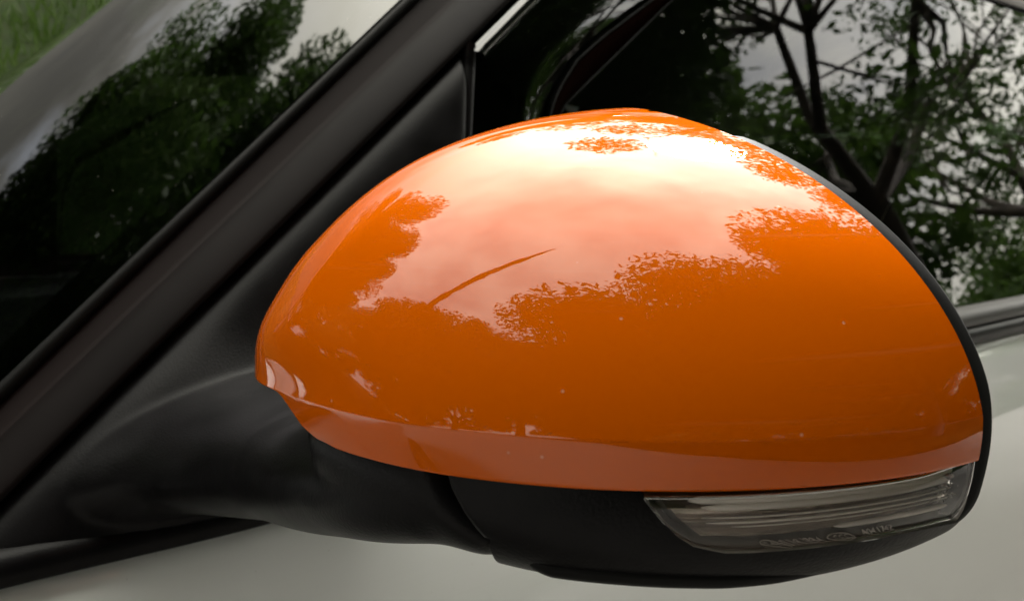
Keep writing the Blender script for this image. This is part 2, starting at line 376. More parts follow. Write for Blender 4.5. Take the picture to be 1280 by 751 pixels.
# ---- A-pillar lines (straight in space), windscreen
def L3(z): return np.array([.057+(z-1.037)*1.296, .011+TUM*(z-1.037), z])
def L2(z): return np.array([.062+(z-1.060)*1.254, .038+TUM*(z-1.060), z])
def L1(z): return np.array([1.1959*z-1.2284, .30*z-.265, z])
def along(F, z0, z1, n): return [F(z) for z in np.linspace(z0, z1, n)]
ZP0, ZP1 = .985, 1.50
for s in (0, 1):
    rows = []
    for t in np.linspace(0, 1, 30):
        z3 = ZP0+.0+t*(ZP1-ZP0-.02); z2 = z3+.022; z1 = z3+.045
        a, b = L3(z3), L2(z2)
        out = np.array([-.45, -.80, .25]); out /= np.linalg.norm(out)
        r = [a+np.array([.006, .022, -.004]), a+np.array([.001, .006, 0])]
        for u in np.linspace(0, 1, 9): r.append(lerp(a, b, u)+out*.0028*math.sin(math.pi*u)**.6)
        rows.append(r)
    mb = MB().grid(rows)
    if s: mb.mirror(YC)
    pil = part(mb, 'pillar_cover', 'pillar', ref=(1.0, YC, 1.0), label='dark satin cover of the windscreen pillar' if not s else None)
    rows = []
    for t in np.linspace(0, 1, 30):
        z3 = ZP0+t*(ZP1-ZP0-.02); b, c = L2(z3+.022), L1(z3+.045)
        r = [b+np.array([.002, .004, -.001])]
        for u in np.linspace(.03, .80, 6): r.append(lerp(b, c, u)+np.array([.004, .0055, 0])*(1-.2*u))
        rows.append(r)
    mb = MB().grid(rows)
    if s: mb.mirror(YC)
    part(mb, 'pillar_edge', 'pillar_in', pil, ref=(1.0, YC, 1.0))
    mb = MB().tube([lerp(L2(z-.023), L1(z), .84)+np.array([.003, .003, 0]) for z in np.linspace(1.03, 1.50, 30)], .0042, 10)
    if s: mb.mirror(YC)
    part(mb, 'windscreen_seal', 'rubber')
BW = .157
def ws(s, z):
    a = L1(z); w = 2*(YC-a[1]); return np.array([a[0]-BW*(1-abs(2*s-1)**2), a[1]+s*w, z])
mb = MB().grid([[ws(s, z) for z in np.linspace(1.0, 1.52, 50)] for s in np.linspace(0, 1, 140)])
part(mb, 'windscreen', 'windscreen', ref=(1.2, YC, .8))
# black printed border behind the glass edge
mb = MB().grid([[ws(s, z)+np.array([.003, .002, -.003]) for z in np.linspace(1.0, 1.51, 40)] for s in np.linspace(0.0, .022, 5)])
part(mb, 'windscreen_border', 'rubber', ref=(1.2, YC, .8))
mb = MB().tube([ws(s, .999)+np.array([-.02, 0, -.004]) for s in np.linspace(0.02, .98, 60)], .022, 10)
part(mb, 'cowl', 'plastic')
# ---- dashboard, seats, cabin
P = [[(x, y, z) for y in np.linspace(.06, 1.68, 20)] for x, z in ((-.12, .97), (.1, .99), (.35, 1.0), (.48, .99), (.53, .95), (.55, .75), (.50, .45))]
part(MB().grid(P), 'dashboard', 'interior', ref=(0, YC, .5))
wheel_c = np.array([.62, .42, .92]); ax = np.array([.9, 0, .43]); ax /= np.linalg.norm(ax); e1 = np.array([0, 1, 0]); e2 = np.cross(ax, e1)
mb = MB(); mb.tube([wheel_c+.18*(math.cos(w)*e1+math.sin(w)*e2) for w in np.linspace(0, 2*math.pi, 41)], .014, 10, cap=False)
for w in (0.1, math.pi-.1, -math.pi/2): mb.tube([wheel_c, wheel_c+.18*(math.cos(w)*e1+math.sin(w)*e2)], [.035, .012], 8)
part(mb, 'steering_wheel', 'interior')
part(MB().box((1.4, YC, .33), (1.5, .82, .01)), 'cabin_floor', 'interior', smooth=False)
for sy, nm in ((.36, 'front_seat'), (1.38, 'front_seat')):
    st = part(superbox((.95, sy, .55), (.28, .25, .11), 4), nm, 'interior')
    b = superbox((0, 0, 0), (.075, .25, .36), 3.5, taper=(0, -.12)); b.v = [(1.24+x*.97+z*.26, sy+y, .92+z*.97-x*.2) for x, y, z in b.v]; part(b, 'backrest', 'interior', st)
    b = superbox((0, 0, 0), (.05, .135, .095), 3); b.v = [(1.36+x+z*.2, sy+y, 1.375+z) for x, y, z in b.v]; part(b, 'headrest', 'interior', st)
rs = part(superbox((2.0, YC, .55), (.28, .66, .12), 5), 'rear_seat', 'interior')
b = superbox((0, 0, 0), (.08, .64, .30), 5); b.v = [(2.28+x+z*.3, YC+y, .90+z) for x, y, z in b.v]; part(b, 'backrest', 'interior', rs)
for hy in (.45, 1.29):
    b = superbox((2.40, hy, 1.24), (.045, .13, .07), 3); part(b, 'headrest', 'interior', rs)
def strap(pts, w, wid):
    pts = np.array(pts, float); wid = np.array(wid)
    return MB().grid([[p-wid*w/2, p, p+wid*w/2] for p in pts])
part(strap([lerp((1.42, .155, 1.385), (1.14, .165, 1.13), t)+np.array([0, .012*math.sin(math.pi*t), 0]) for t in np.linspace(0, 1, 8)]+[lerp((1.14, .165, 1.13), (1.06, .40, .72), t) for t in np.linspace(.15, 1, 6)], .050, (.70, 0, .71)), 'seat_belt', 'strap')
part(strap([lerp((1.60, .50, 1.43), (1.76, .86, .90), t) for t in np.linspace(0, 1, 8)], .05, (.80, -.3, .5)), 'seat_belt', 'strap')

# ---- glazing of the sides: quarter light, divider, main window, belt trims, pillars
def c1x(z): return np.interp(z, [1.02, 1.18, 1.242, 1.261, 1.287, 1.31, 1.352, 1.50], [.425, .435, .456, .470, .497, .533, .607, .90])
def c2x(z): return np.interp(z, [1.02, 1.18, 1.244, 1.283, 1.357, 1.50], [.43, .437, .466, .525, .637, .87])
def rail_x(z): return L3(z)[0]
for s in (0, 1):
    def put(mb, name, m, parent=None, ref=(1.0, YC, 1.0), **k):
        if s: mb.mirror(YC)
        return part(mb, name, m, parent, ref=ref if not s else (1.0, YC, 1.0), **k)
    # fixed quarter light
    zs = np.linspace(1.03, 1.40, 40)
    mb = MB().grid([[side(lerp(max(.372, rail_x(z)+.004), c1x(z)-.001, u), z, .011-.007*math.sin(math.pi*u)+.9*max(0, z-1.26)**2) for u in np.linspace(0, 1, 12)] for z in zs])
    put(mb, 'quarter_window', 'window')
    # divider: dark sloping bar with two thin light edges
    mb = MB().grid([[side(lerp(c1x(z), max(c2x(z), c1x(z)+.004), u), z, .007-.004*math.sin(math.pi*u)) for u in np.linspace(0, 1, 6)] for z in zs])
    dv = put(mb, 'window_divider', 'divider')
    for fn in (lambda z: c1x(z), lambda z: max(c2x(z), c1x(z)+.004)):
        mb = MB().tube([side(fn(z), z, .006) for z in zs], .0010, 8); put(mb, 'divider_edge', 'trim', dv, ref=None)
    # main window
    mb = MB().grid([[side(lerp(max(c2x(z), c1x(z)+.004)+.001, 1.66, u), z, .012) for u in np.linspace(0, 1, 14)] for z in np.linspace(1.03, 1.47, 30)])
    put(mb, 'side_window', 'window')
    mb = MB().grid([[side(lerp(1.72, 2.28, u), z, .012) for u in np.linspace(0, 1, 8)] for z in np.linspace(1.03, 1.47, 12)])
    put(mb, 'side_window', 'window')
    mb = MB().grid([[side(lerp(2.34, 2.80+.3*(1.47-z), u), z, .012) for u in np.linspace(0, 1, 8)] for z in np.linspace(1.03, 1.47, 12)])
    put(mb, 'side_window', 'window')
    for x0, x1 in ((1.655, 1.725), (2.275, 2.345)):
        mb = MB().grid([[side(lerp(x0, x1, u), z, .006+(.02 if u in (0, 1) else 0)) for u in (0, .02, .5, .98, 1)] for z in np.linspace(1.02, 1.50, 10)])
        put(mb, 'door_pillar', 'gloss_black')
        mb = MB().box((0, 0, 0), (.045, .02, .26)); mb.v = [(x+(x0+x1)/2, y+.05+TUM*(z+.24), z+1.24) for x, y, z in mb.v]
        put(mb, 'pillar_lining', 'interior', ref=None, smooth=False)
    # roof rail above the windows
    mb = MB().tube([side(x, z, .02) for x, z in ((.60, 1.46), (.8, 1.487), (1.2, 1.50), (1.8, 1.50), (2.4, 1.475), (2.75, 1.43))], .030, 14)
    put(mb, 'roof_rail', 'gloss_black', ref=None)
    # belt trims
    zb = [(.012, 1.0015), (-.006, 1.0015), (-.0085, 1.004), (-.0085, 1.014), (-.006, 1.0195), (.012, 1.0205)]
    mb = MB().grid([[(x, y, z) for y, z in zb] for x in np.linspace(.30, 2.85, 40)]); bt = put(mb, 'belt_trim', 'plastic', ref=(1, YC, 1.01))
    zt = [(.020, 1.0205), (-.000, 1.021), (-.0035, 1.0235), (-.001, 1.035), (.006, 1.041), (.020, 1.0425)]
    mb = MB().grid([[(x, y, z) for y, z in zt] for x in np.linspace(.36, 2.85, 40)]); put(mb, 'belt_trim_top', 'belt', bt, ref=(1, YC, 1.03))
    zl = [(.012, 1.0012), (-.005, 1.0012), (-.008, 1.003), (-.0085, 1.010), (-.0065, 1.0145), (-.002, 1.0172), (.008, 1.0185), (.03, 1.019)]
    mb = MB().grid([[(x, y, z+.0007*math.sin(30*x)) for y, z in zl] for x in np.linspace(-.117, .36, 50)]); put(mb, 'belt_trim_front', 'plastic', ref=(.1, YC, 1.01))
    # gloss strip along the top edge of the quarter light
    rows = []
    for z in np.linspace(1.283, 1.46, 30):
        a = L3(z)+np.array([.006, .004, -.001]); r = []
        for u in np.linspace(0, 1, 7):
            r.append(a+np.array([.020*u, .006*u-.010*math.sin(math.pi*min(1, u*.9+.1)), -.004*u]))
        rows.append(r)
    put(MB().grid(rows), 'window_frame', 'gloss_black')
    # post at the rear edge of the sail panel
    mb = MB().tube([side(.366+.02*(z-1.22)/.07, z, .004) for z in np.linspace(1.02, 1.286, 14)], .0052, 10)
    put(mb, 'sail_post', 'plastic', ref=None)
    # sail panel (triangle in front of the quarter light)
    rows = []
    for z in np.linspace(1.012, 1.287, 70):
        x0 = L3(z)[0]+.0035 if z > 1.0 else 0; x1 = .362+.02*(z-1.22)/.07
        if z < 1.037: x0 = L3(z)[0]+.0035
        r = []
        for u in np.concatenate([np.linspace(0, .12, 10), np.linspace(.15, .97, 30), [.985, 1.0]]):
            x = lerp(x0, max(x1, x0+.002), u); d = x-x0; e = max(x1, x0+.002)-x
            h = .013*(1-math.exp(-d/.010))+.004*(1-math.exp(-d/.04))-.008
            h = h-.006*math.exp(-e/.002)
            ex, ez = (abs(x-.196)/.060)**2.6, (abs(z-1.051)/.032)**2.6; q = (ex+ez)**(1/2.6)
            da = max(0, q-1)*.045
            h += .012*math.exp(-(da/.022)**1.15)*(1-math.exp(-d/.012))
            r.append(side(x, z, -h))
        rows.append(r)
    if s: put(MB().grid(rows), 'sail_panel', 'plastic')
    else: SAIL_ROWS = np.array(rows)
    # dark groove behind it
    mb = MB().grid([[L3(z)+np.array([-.004, .018, 0]), L3(z)+np.array([.02, .024, 0]), side(.42, z, .03)] for z in np.linspace(1.0, 1.29, 6)])
    put(mb, 'groove_seal', 'rubber')

# ================================================================== the wing mirror
# half super-ellipsoid: forward dome on the rim plane, oblique axes; (lam, Z) are its coordinates
QA, QBI, QBO, QCU, QCL = .14090, .07850, .13670, .07980, .04840
QNI, QNO, QKU, QKL = 2.0831, 2.1077, 2.1046, 2.1778
ORG = np.array([.2393, -.2054, 1.1281])
MYAW, MROLL, MPIT, SHZY, SHXY, SXZ = -.1166, -.2030, -.0973, -.0292, -.0800, -.0763
def _lin(p):
    x, y, z = p; z = z+SHZY*y; x = x+SHXY*y+SXZ*z
    x, z = x*math.cos(MPIT)-z*math.sin(MPIT), x*math.sin(MPIT)+z*math.cos(MPIT)
    y, z = y*math.cos(MROLL)-z*math.sin(MROLL), y*math.sin(MROLL)+z*math.cos(MROLL)
    X, Y = -x, -y
    X, Y = X*math.cos(MYAW)-Y*math.sin(MYAW), X*math.sin(MYAW)+Y*math.cos(MYAW)
    return np.array([X, Y, z])
ML = np.stack([_lin(e) for e in np.eye(3)], 1); MLIT = np.linalg.inv(ML).T
def p0(lam, Z):
    lam, Z = np.broadcast_arrays(np.asarray(lam, float), np.asarray(Z, float))
    k = np.where(Z > 0, QKU, QKL); rr = np.maximum(1-np.abs(Z)**k, 0)**(1/k)
    n = np.where(lam < 0, QNI, QNO); b = np.where(lam < 0, QBI, QBO); c, s = np.cos(lam), np.sin(lam)
    r = (np.abs(c/QA)**n+np.abs(s/b)**n)**(-1/n)*rr
    return np.stack([r*c, r*s, np.where(Z > 0, QCU, QCL)*Z], -1), n, k, b
def surf(lam, Z, off=0.0):
    p, n, k, b = p0(lam, Z); x, y, z = p[..., 0], p[..., 1], p[..., 2]; c = np.where(z > 0, QCU, QCL)
    u = np.abs(x/QA)**n+np.abs(y/b)**n+1e-12
    gx = u**(k/n-1)*np.abs(x/QA)**(n-1)/QA; gy = u**(k/n-1)*np.abs(y/b)**(n-1)/b*np.sign(y); gz = np.abs(z/c)**(k-1)/c*np.sign(z)
    g = np.stack([gx, gy, gz], -1)@MLIT.T; g /= np.linalg.norm(g, axis=-1, keepdims=True)+1e-12
    return p@ML.T+ORG+g*np.asarray(off)[..., None]
def Zat(lam, zw):
    """dome coordinate Z at which column lam reaches world height zw"""
    lo, hi = np.full(np.shape(lam), -.97), np.full(np.shape(lam), .95)
    for _ in range(40):
        m = (lo+hi)/2; w = (p0(lam, m)[0]@ML.T)[..., 2]+ORG[2]; up = w > zw
        hi = np.where(up, m, hi); lo = np.where(up, lo, m)
    return (lo+hi)/2
Z_CREASE, Z_EDGE = 1.1195, 1.1066
sm = lambda a, b, x: (lambda t: t*t*(3-2*t))(np.clip((x-a)/(b-a), 0, 1))   # also falls when a > b
wm = empty('wing_mirror'); wm.parent = car; wm.location = Vector((.20, -.20, 1.12))-Vector(car_inv)
wm['label'] = 'wing mirror with glossy orange cap on a black plastic foot'
wm_inv = np.array([.20, -.20, 1.12])
def mpart(mb, name, m, label=None, ref=(.2, -.2, 1.12), smooth=True):
    if ref is not None: outward(mb, ref)
    mb.v = [tuple(np.array(p)-wm_inv) for p in mb.v]
    return mb.build(name, m, wm, smooth, label)

# ---- orange cap: upper dome, crease, lower band
LR = R_(1.5)
def ridge_off(lam, r):
    s = r*(LR-lam); w = .0016; sp = w*np.log1p(np.exp(np.clip(s/w, -40, 40)))
    return -.0030*(1-np.exp(-sp/.010))
lam = R_(1)*np.concatenate([np.linspace(-90, -12, 50), np.linspace(-10.5, 12, 64), np.linspace(13, 90, 110)])
zc = Zat(lam, np.full(lam.shape, Z_CREASE)); zb0 = Zat(lam, np.full(lam.shape, Z_EDGE))
ramp = sm(R_(2.5), R_(13), lam); zb = zc+(zb0-zc)*ramp-.004
cols = []
tt = 1-np.cos(np.linspace(0, math.pi/2, 110))          # 0 at crease .. 1 at pole (dense at the crease)
tz = np.sin(np.linspace(0, math.pi/2, 120))
for i, l in enumerate(lam):
    Zu = zc[i]+(.99995-zc[i])*tz
    rr = np.linalg.norm(p0(l, Zu)[0][:, :2], axis=1)
    fade = sm(.03, .26, Zu-zc[i]); tipr = -.0022*(1-sm(R_(2), R_(30), l))*(1-sm(0, .34, Zu-zc[i]))**2
    up = surf(np.full(Zu.shape, l), Zu, ridge_off(l, rr)*(1-sm(.50, .88, Zu))*sm(.0, .40, Zu-zc[i])+tipr)[::-1]
    r0 = np.linalg.norm(p0(l, zc[i])[0][:2]); o0 = float(-.0022*(1-sm(R_(2), R_(30), l)))
    tb = np.array([.02, .05, .09, .14, .22, .35, .5, .65, .8, .92, .97, 1.0, 1.0, .99])
    Zb = zc[i]+(zb[i]-zc[i])*tb; H = abs(zc[i]-zb[i])*.06
    tuck = .30-.14*sm(R_(55), R_(88), l)
    dd = H*np.maximum(tb-.035, 0)
    ob = o0-tuck*dd; ob[-3] -= .0004; ob[-2] -= .0014; ob[-1] -= .006
    cols.append(np.concatenate([up, surf(np.full(Zb.shape, l), Zb, ob)]))
mpart(MB().grid(cols), 'mirror_cap', 'orange', label='glossy orange cap of the wing mirror')
EDGE_OFF = -.0040

# ---- rim trim round the mirror glass
Zl = np.sin(np.linspace(-math.pi/2, math.pi/2, 90))
loop = [p0(R_(90), z)[0] for z in Zl[:-1]]+[p0(R_(-90), z)[0] for z in Zl[::-1][:-1]]
loop = np.array(loop); nx_ = ML@np.array([1., 0, 0]); nx_ /= np.linalg.norm(nx_)
lw = loop@ML.T+ORG; cen = lw.mean(0)
zl_n = np.concatenate([Zl[:-1], Zl[::-1][:-1]]); slim = (1-sm(.965, .999, zl_n)[:, None])*(1-.5*sm(.35, .0, zl_n)[:, None]); drop = .003*sm(.965, .999, zl_n)[:, None]
def lp(scale_off, back):
    back = back*slim if back > 0 else back; scale_off = scale_off-drop
    d = lw-cen; r = np.linalg.norm(d, axis=1, keepdims=True); return cen+d*(1+scale_off/r)-nx_*back
rimrows = [lp(-.0045, -.006), lp(-.0032, -.0015), lp(-.0022, .0003), lp(-.0016, .0010), lp(-.0012, .0022), lp(-.0008, .0060), lp(-.0016, .0076), lp(-.005, .0084), lp(-.010, .0075), lp(-.014, .002)]
mpart(MB().grid(rimrows, close_v=True), 'rim', 'trim')
mb = MB(); gl_ = lp(-.012, .003); mb.v = [tuple(p) for p in gl_]; mb.f = [list(range(len(gl_)))]
mpart(mb, 'mirror_glass', 'mirror', ref=(-1, -.2, 1.12), smooth=False)

# ---- lower housing with the lamp opening, foot and lips
Z_BOT = 1.0815
L_SEAM0, L_SEAM1 = R_(29.0), R_(37.0)
def lam_left(z): return R_(np.interp(z, [1.086, 1.0905, 1.0925, 1.0955, 1.099, 1.1055, 1.115], [66, 59, 55.5, 53.6, 52.2, 50.0, 48.0]))
def z_low(l): return np.interp(np.degrees(l), [50, 61, 71, 79, 86, 90], [1.0915, 1.0905, 1.0905, 1.0905, 1.0895, 1.0880])
def lam_seam(z): return R_(np.interp(z, [1.080, 1.0855, 1.091, 1.097, 1.103, 1.109, 1.12], [39.0, 36.5, 34.0, 32.0, 30.2, 29.0, 27.0]))
def hoff(t): return EDGE_OFF*(1-t)**1.6
def zrow(l, zz, o): l = np.asarray(l); return surf(l, Zat(l, np.broadcast_to(zz, l.shape)), o)
Z_TOP = 1.1115
# patch A: from the foot seam to the lamp's slanting edge, patch B: strip below the lamp
rowsA = []
for z in np.linspace(Z_TOP, 1.0908, 34):
    t = (Z_TOP-z)/(Z_TOP-Z_BOT); l0, l1 = lam_seam(z)+R_(.45), lam_left(z)
    ls = l0+(l1-l0)*np.linspace(0, 1, 40)
    o = np.full(40, hoff(t)); o[0] -= .004; o[1] -= .0004
    rowsA.append(zrow(ls, z, o))
mpart(MB().grid(rowsA), 'lower_housing', 'plastic')
low = []
ls = np.concatenate([np.linspace(lam_seam(1.088)+R_(.45), R_(59), 36), np.linspace(R_(60), R_(90), 60)])
zs0 = np.where(ls < R_(58.5), 1.0908, z_low(ls))
Zs0 = Zat(ls, zs0); hl = sm(R_(60), R_(40), ls)*0
for t in np.concatenate([np.linspace(0, .45, 16), np.linspace(.5, 1, 22)]):
    Zr = Zs0+(-.995-Zs0)*t
    o = hoff(np.clip((Z_TOP-zs0)/(Z_TOP-Z_BOT)+t, 0, 1))
    low.append(surf(ls, Zr, o))
mpart(MB().grid(low), 'lower_housing_base', 'plastic')
# foot: the fixed inboard section under the cap
ft = []
lsf = np.linspace(R_(-60), 1, 70)
for z in np.linspace(Z_TOP, 1.0862, 26):
    t = (Z_TOP-z)/(Z_TOP-Z_BOT); l1 = lam_seam(z)-R_(.3); ls_ = R_(-60)+(l1-R_(-60))*np.linspace(0, 1, 70)
    o = np.full(70, hoff(t)-.0006)-.020*sm(R_(11), R_(-4), ls_); o[-1] -= .004; o[-2] -= .0005
    ft.append(zrow(ls_, z, o))
lsl = R_(-60)+(lam_seam(1.0862)-R_(.3)-R_(-60))*np.linspace(0, 1, 70); Z1 = Zat(lsl, np.full(70, 1.0862))
for t in np.linspace(.06, 1, 14):
    o = np.full(70, -.0006)-.020*sm(R_(11), R_(-4), lsl); o[-1] -= .004; ft.append(surf(lsl, Z1+(-.99-Z1)*t, o))
FOOT_ROWS = ft
def lip(l0, l1, z_of, w, name):
    ls = np.linspace(l0, l1, 60); rr = []
    for i, (dz, o) in enumerate(((.0006, -.001), (.0003, .0006), (-.0012, .0014), (-.0032, .0012), (-.0048, -.0004), (-.0052, -.004))):
        zz = z_of(ls)+dz*w; e = np.clip(np.minimum((ls-l0)/R_(3), (l1-ls)/R_(16)), 0, 1)**.6
        rr.append(surf(ls, Zat(ls, zz), o*e-.0012*(1-e)))
    mpart(MB().grid(rr), name, 'rubber')
lip(R_(39), R_(76), lambda l: np.interp(np.degrees(l), [36, 41, 49, 57, 62, 70, 76], [1.0862, 1.0838, 1.0838, 1.083, 1.0822, 1.0802, 1.0785]), 1.0, 'housing_lip')

# ---- turn signal lamp: box, reflector, light guide, prisms, clear lens, embossed marks
def lampgrid(depth, t0, t1, nt_, nl, u0=0.0, u1=1.0, prof=None):
    """points of the lamp opening; t runs 0 (top edge) .. 1 (bottom edge), u runs 0 (inner slant) .. 1 (outer end)"""
    rows = []
    for t in np.linspace(t0, t1, nt_):
        row = []
        for u in np.linspace(u0, u1, nl):
            row.append(lamp_pt(u, t, depth if prof is None else prof(u, t)))
        rows.append(row)
    return rows
LO = R_(89.3)
def lamp_pt(u, t, off):
    l = R_(58)+(LO-R_(58))*u
    for _ in range(3):
        ztop = np.interp(np.degrees(l), [50, 80, 90], [1.1052, 1.1056, 1.1075]); zbt = float(z_low(l)); z = ztop+(zbt-ztop)*t
        l0 = lam_left(z); l = l0+(LO-l0)*u
    return surf(l, Zat(l, np.array(z)), off)
# opening walls and back
wall = []
per = [(u, 0) for u in np.linspace(0, 1, 50)]+[(1, t) for t in np.linspace(.05, 1, 14)]+[(u, 1) for u in np.linspace(1, 0, 50)[1:]]+[(0, t) for t in np.linspace(.95, .05, 14)]
mpart(MB().grid([[lamp_pt(u, t, float(hoff(.21+.49*t))-.0001 if o is None else o) for u, t in per] for o in (None, -.0036, -.005, -.007, -.0088)], close_v=True), 'lamp_box', 'lampbox', ref=None)
mpart(MB().grid(lampgrid(-.0088, 0, 1, 8, 40)), 'lamp_back', 'lampbox')
RT = [.10, .13, .33, .35, .53, .555, .58, .61, .635, .66, .70, .90, .92, 1.0]
RD = [-.0078, -.0072, -.0048, -.0080, -.0077, -.0062, -.0078, -.0077, -.0064, -.0078, -.0076, -.0050, -.0078, -.0078]
def rprof(u, t):
    e = np.interp(t, RT, RD); e += .0012*sm(.88, .97, u)*math.sin(70*u)*math.sin(24*t)
    return e+.0002*math.sin(38*u+9*t)*math.sin(17*u)
mpart(MB().grid(lampgrid(0, .12, .99, 70, 90, .03, .99, rprof)), 'lamp_reflector', 'chrome_dark')
mpart(MB().tube([lamp_pt(u, .135-.03*math.sin(math.pi*u), -.0045) for u in np.linspace(.10, .93, 50)], np.interp(np.linspace(0, 1, 50), [0, .04, .9, 1], [.0004, .0011, .0016, .0011]), 8), 'light_guide', 'rod', ref=None)
for t_, r_, u0_, u1_, d_ in ((.27, .0011, .12, .95, -.0042), (.475, .00022, .10, .95, -.0042), (.575, .00030, .10, .94, -.0042), (.655, .00018, .16, .95, -.0042), (.80, .00075, .46, .95, -.0040)):  # thin pale rods added in place of sky glints along the reflector
    mpart(MB().tube([lamp_pt(u, t_-.02*math.sin(math.pi*u), d_) for u in np.linspace(u0_, u1_, 40)], np.interp(np.linspace(0, 1, 40), [0, .06, .94, 1], [r_*.2, r_*.9, r_, r_*.4]), 6), 'lamp_glint_rod', 'rod', ref=None)
mb = MB(); random.seed(5)
for i in range(26):
    u = random.uniform(.90, .985); t = random.uniform(.12, .85); c = lamp_pt(u, t, -.0048); r = random.uniform(.0006, .0012)
    q = [c+r*np.array([random.uniform(-1, 1) for _ in range(3)])+r*np.array(d) for d in ((1, 0, 0), (-1, 0, 0), (0, 1, 0), (0, -1, 0), (0, 0, 1.3), (0, 0, -1.3))]
    for f in ((0, 2, 4), (2, 1, 4), (1, 3, 4), (3, 0, 4), (2, 0, 5), (1, 2, 5), (3, 1, 5), (0, 3, 5)): mb.face([q[j] for j in f])
mpart(mb, 'lamp_prisms', 'facet', ref=None, smooth=False)['kind'] = 'stuff'
def lensoff(u, t): return -.0020+.0004*math.sin(math.pi*t)
mpart(MB().grid(lampgrid(0, .0, 1.0, 30, 90, 0, 1, lensoff)), 'lamp_lens', 'lens', label='clear lens of the turn signal in the mirror')
# thin bright rim of the lens
mpart(MB().tube([lamp_pt(u, t, -.0019) for u, t in per]+[lamp_pt(0, 0, -.0019)], .00042, 6, cap=False), 'lens_edge', 'lens', ref=None)
# approval marks moulded into the lens
def marks(txt, u0, t0, size, name='lens_marking'):
    cu = bpy.data.curves.new('mark', 'FONT'); cu.body = txt; cu.size = 1; cu.resolution_u = 2
    o = bpy.data.objects.new('mark', cu); COL.objects.link(o)
    me = bpy.data.meshes.new_from_object(o.evaluated_get(bpy.context.evaluated_depsgraph_get()))
    COL.objects.unlink(o); bpy.data.objects.remove(o)
    vs = [lamp_pt(u0+v.co.x*size, t0-v.co.y*size*5.7, -.00135+0*v.co.y) for v in me.vertices]
    fs = [list(p.vertices) for p in me.polygons]; mb = MB(); mb.v = [tuple(v) for v in vs]; mb.f = fs
    mpart(mb, name, 'emboss', smooth=False)
marks('E4', .203, .945, .028); marks('01 81294', .252, .945, .034); marks('CCC', .425, .93, .026); marks('A041742', .525, .915, .034)
for cu_, ct_, ru, rt in ((.219, .89, .026, .10), (.449, .875, .042, .09)):
    mpart(MB().tube([lamp_pt(cu_+ru*math.cos(w), ct_+rt*math.sin(w), -.00135) for w in np.linspace(0, 2*math.pi, 33)], .00014, 5, cap=False), 'lens_marking', 'emboss', ref=None)

# ---- arm from the sail panel to the foot
fr = [(.034, .118, 1.086, 1.000), (.022, .121, 1.085, 1.006), (.012, .124, 1.0842, 1.0105), (.002, .1265, 1.0832, 1.014), (-.010, .129, 1.0825, 1.017), (-.025, .1305, 1.082, 1.020), (-.045, .130, 1.0825, 1.0235),
 (-.070, .1275, 1.0845, 1.0285), (-.100, .1235, 1.0885, 1.0360), (-.135, .118, 1.0945, 1.0455), (-.170, .112, 1.1015, 1.0560), (-.200, .1085, 1.1075, 1.0655), (-.225, .1085, 1.1095, 1.0725), (-.248, .115, 1.109, 1.0790)]
st = [(y_, f_+.062+max(0, .138-f_)*.0, .062+.5*max(0, y_+.01), (a_+b_)/2, (a_-b_)/2) for y_, f_, a_, b_ in fr]
st = [(y_, f_+r_, r_, c_, h_) for (y_, f_, _, _), (_, _, r_, c_, h_) in zip(fr, st)]
ys = np.array([s_[0] for s_ in st]); q_ = np.linspace(0, 1, 48)
idx = np.linspace(0, len(st)-1, 48); arr = np.array(st)
# smooth the stations with a cubic (Catmull-Rom) pass
def cr_(a, x):
    i = int(min(len(a)-2, math.floor(x))); u = x-i; p = [a[max(0, min(len(a)-1, i+j))] for j in (-1, 0, 1, 2)]
    return .5*((2*p[1])+(-p[0]+p[2])*u+(2*p[0]-5*p[1]+4*p[2]-p[3])*u*u+(-p[0]+3*p[1]-3*p[2]+p[3])*u**3)
rings = []
for x in idx:
    y, cx, rx, cz, rz = cr_(arr, x); ring = []
    for w in np.linspace(0, 2*math.pi, 64, endpoint=False):
        c, s_ = math.cos(w), math.sin(w); e = 2/(2.8-.5*sm(-.10, .01, y))
        kf = .95*sm(-.11, .03, y)*max(0., -c)**.7; zz_ = cz+rz*math.copysign(abs(s_)**e, s_)
        ring.append((cx+rx*math.copysign(abs(c)**e, c)-kf*(cz+rz-zz_), y+(TUM*rz*math.copysign(abs(s_)**e, s_)-.008)*sm(-.03, .02, y), cz+rz*math.copysign(abs(s_)**e, s_)))
    rings.append(ring)
def solid(mb, A, B):
    """closed block between two sheets of the same grid"""
    A, B = np.asarray(A), np.asarray(B); nu, nv = A.shape[:2]; b0 = len(mb.v); mb.grid(A); mb.grid(B, flip=True); o = nu*nv
    bd = [(i, 0) for i in range(nu)]+[(nu-1, j) for j in range(1, nv)]+[(i, nv-1) for i in range(nu-2, -1, -1)]+[(0, j) for j in range(nv-2, 0, -1)]
    for k in range(len(bd)):
        (i, j), (p, q) = bd[k], bd[(k+1) % len(bd)]; a, c = b0+i*nv+j, b0+p*nv+q
        mb.f.append([a, a+o, c+o, c])
ft_in = [np.array(r)*.0 for r in FOOT_ROWS]
for i_, r in enumerate(FOOT_ROWS):
    c_ = np.array([.20, -.20, 1.098]); ft_in[i_] = c_+(np.array(r)-c_)*np.array([.55, .55, .6])
mb = MB(); solid(mb, np.array(FOOT_ROWS), np.array(ft_in)); solid(mb, SAIL_ROWS, SAIL_ROWS+np.array([.0, .030, 0]))
b0 = len(mb.v); mb.grid(rings, close_v=True); n_ = 64; mb.f.append(list(range(b0, b0+n_))); e_ = b0+47*n_; mb.f.append(list(range(e_, e_+n_))[::-1])
arm = mpart(mb, 'mirror_foot', 'plastic', ref=None, label='black plastic foot and triangle that carry the wing mirror')
rm = arm.modifiers.new('join', 'REMESH'); rm.mode = 'VOXEL'; rm.voxel_size = .0013; rm.use_smooth_shade = True
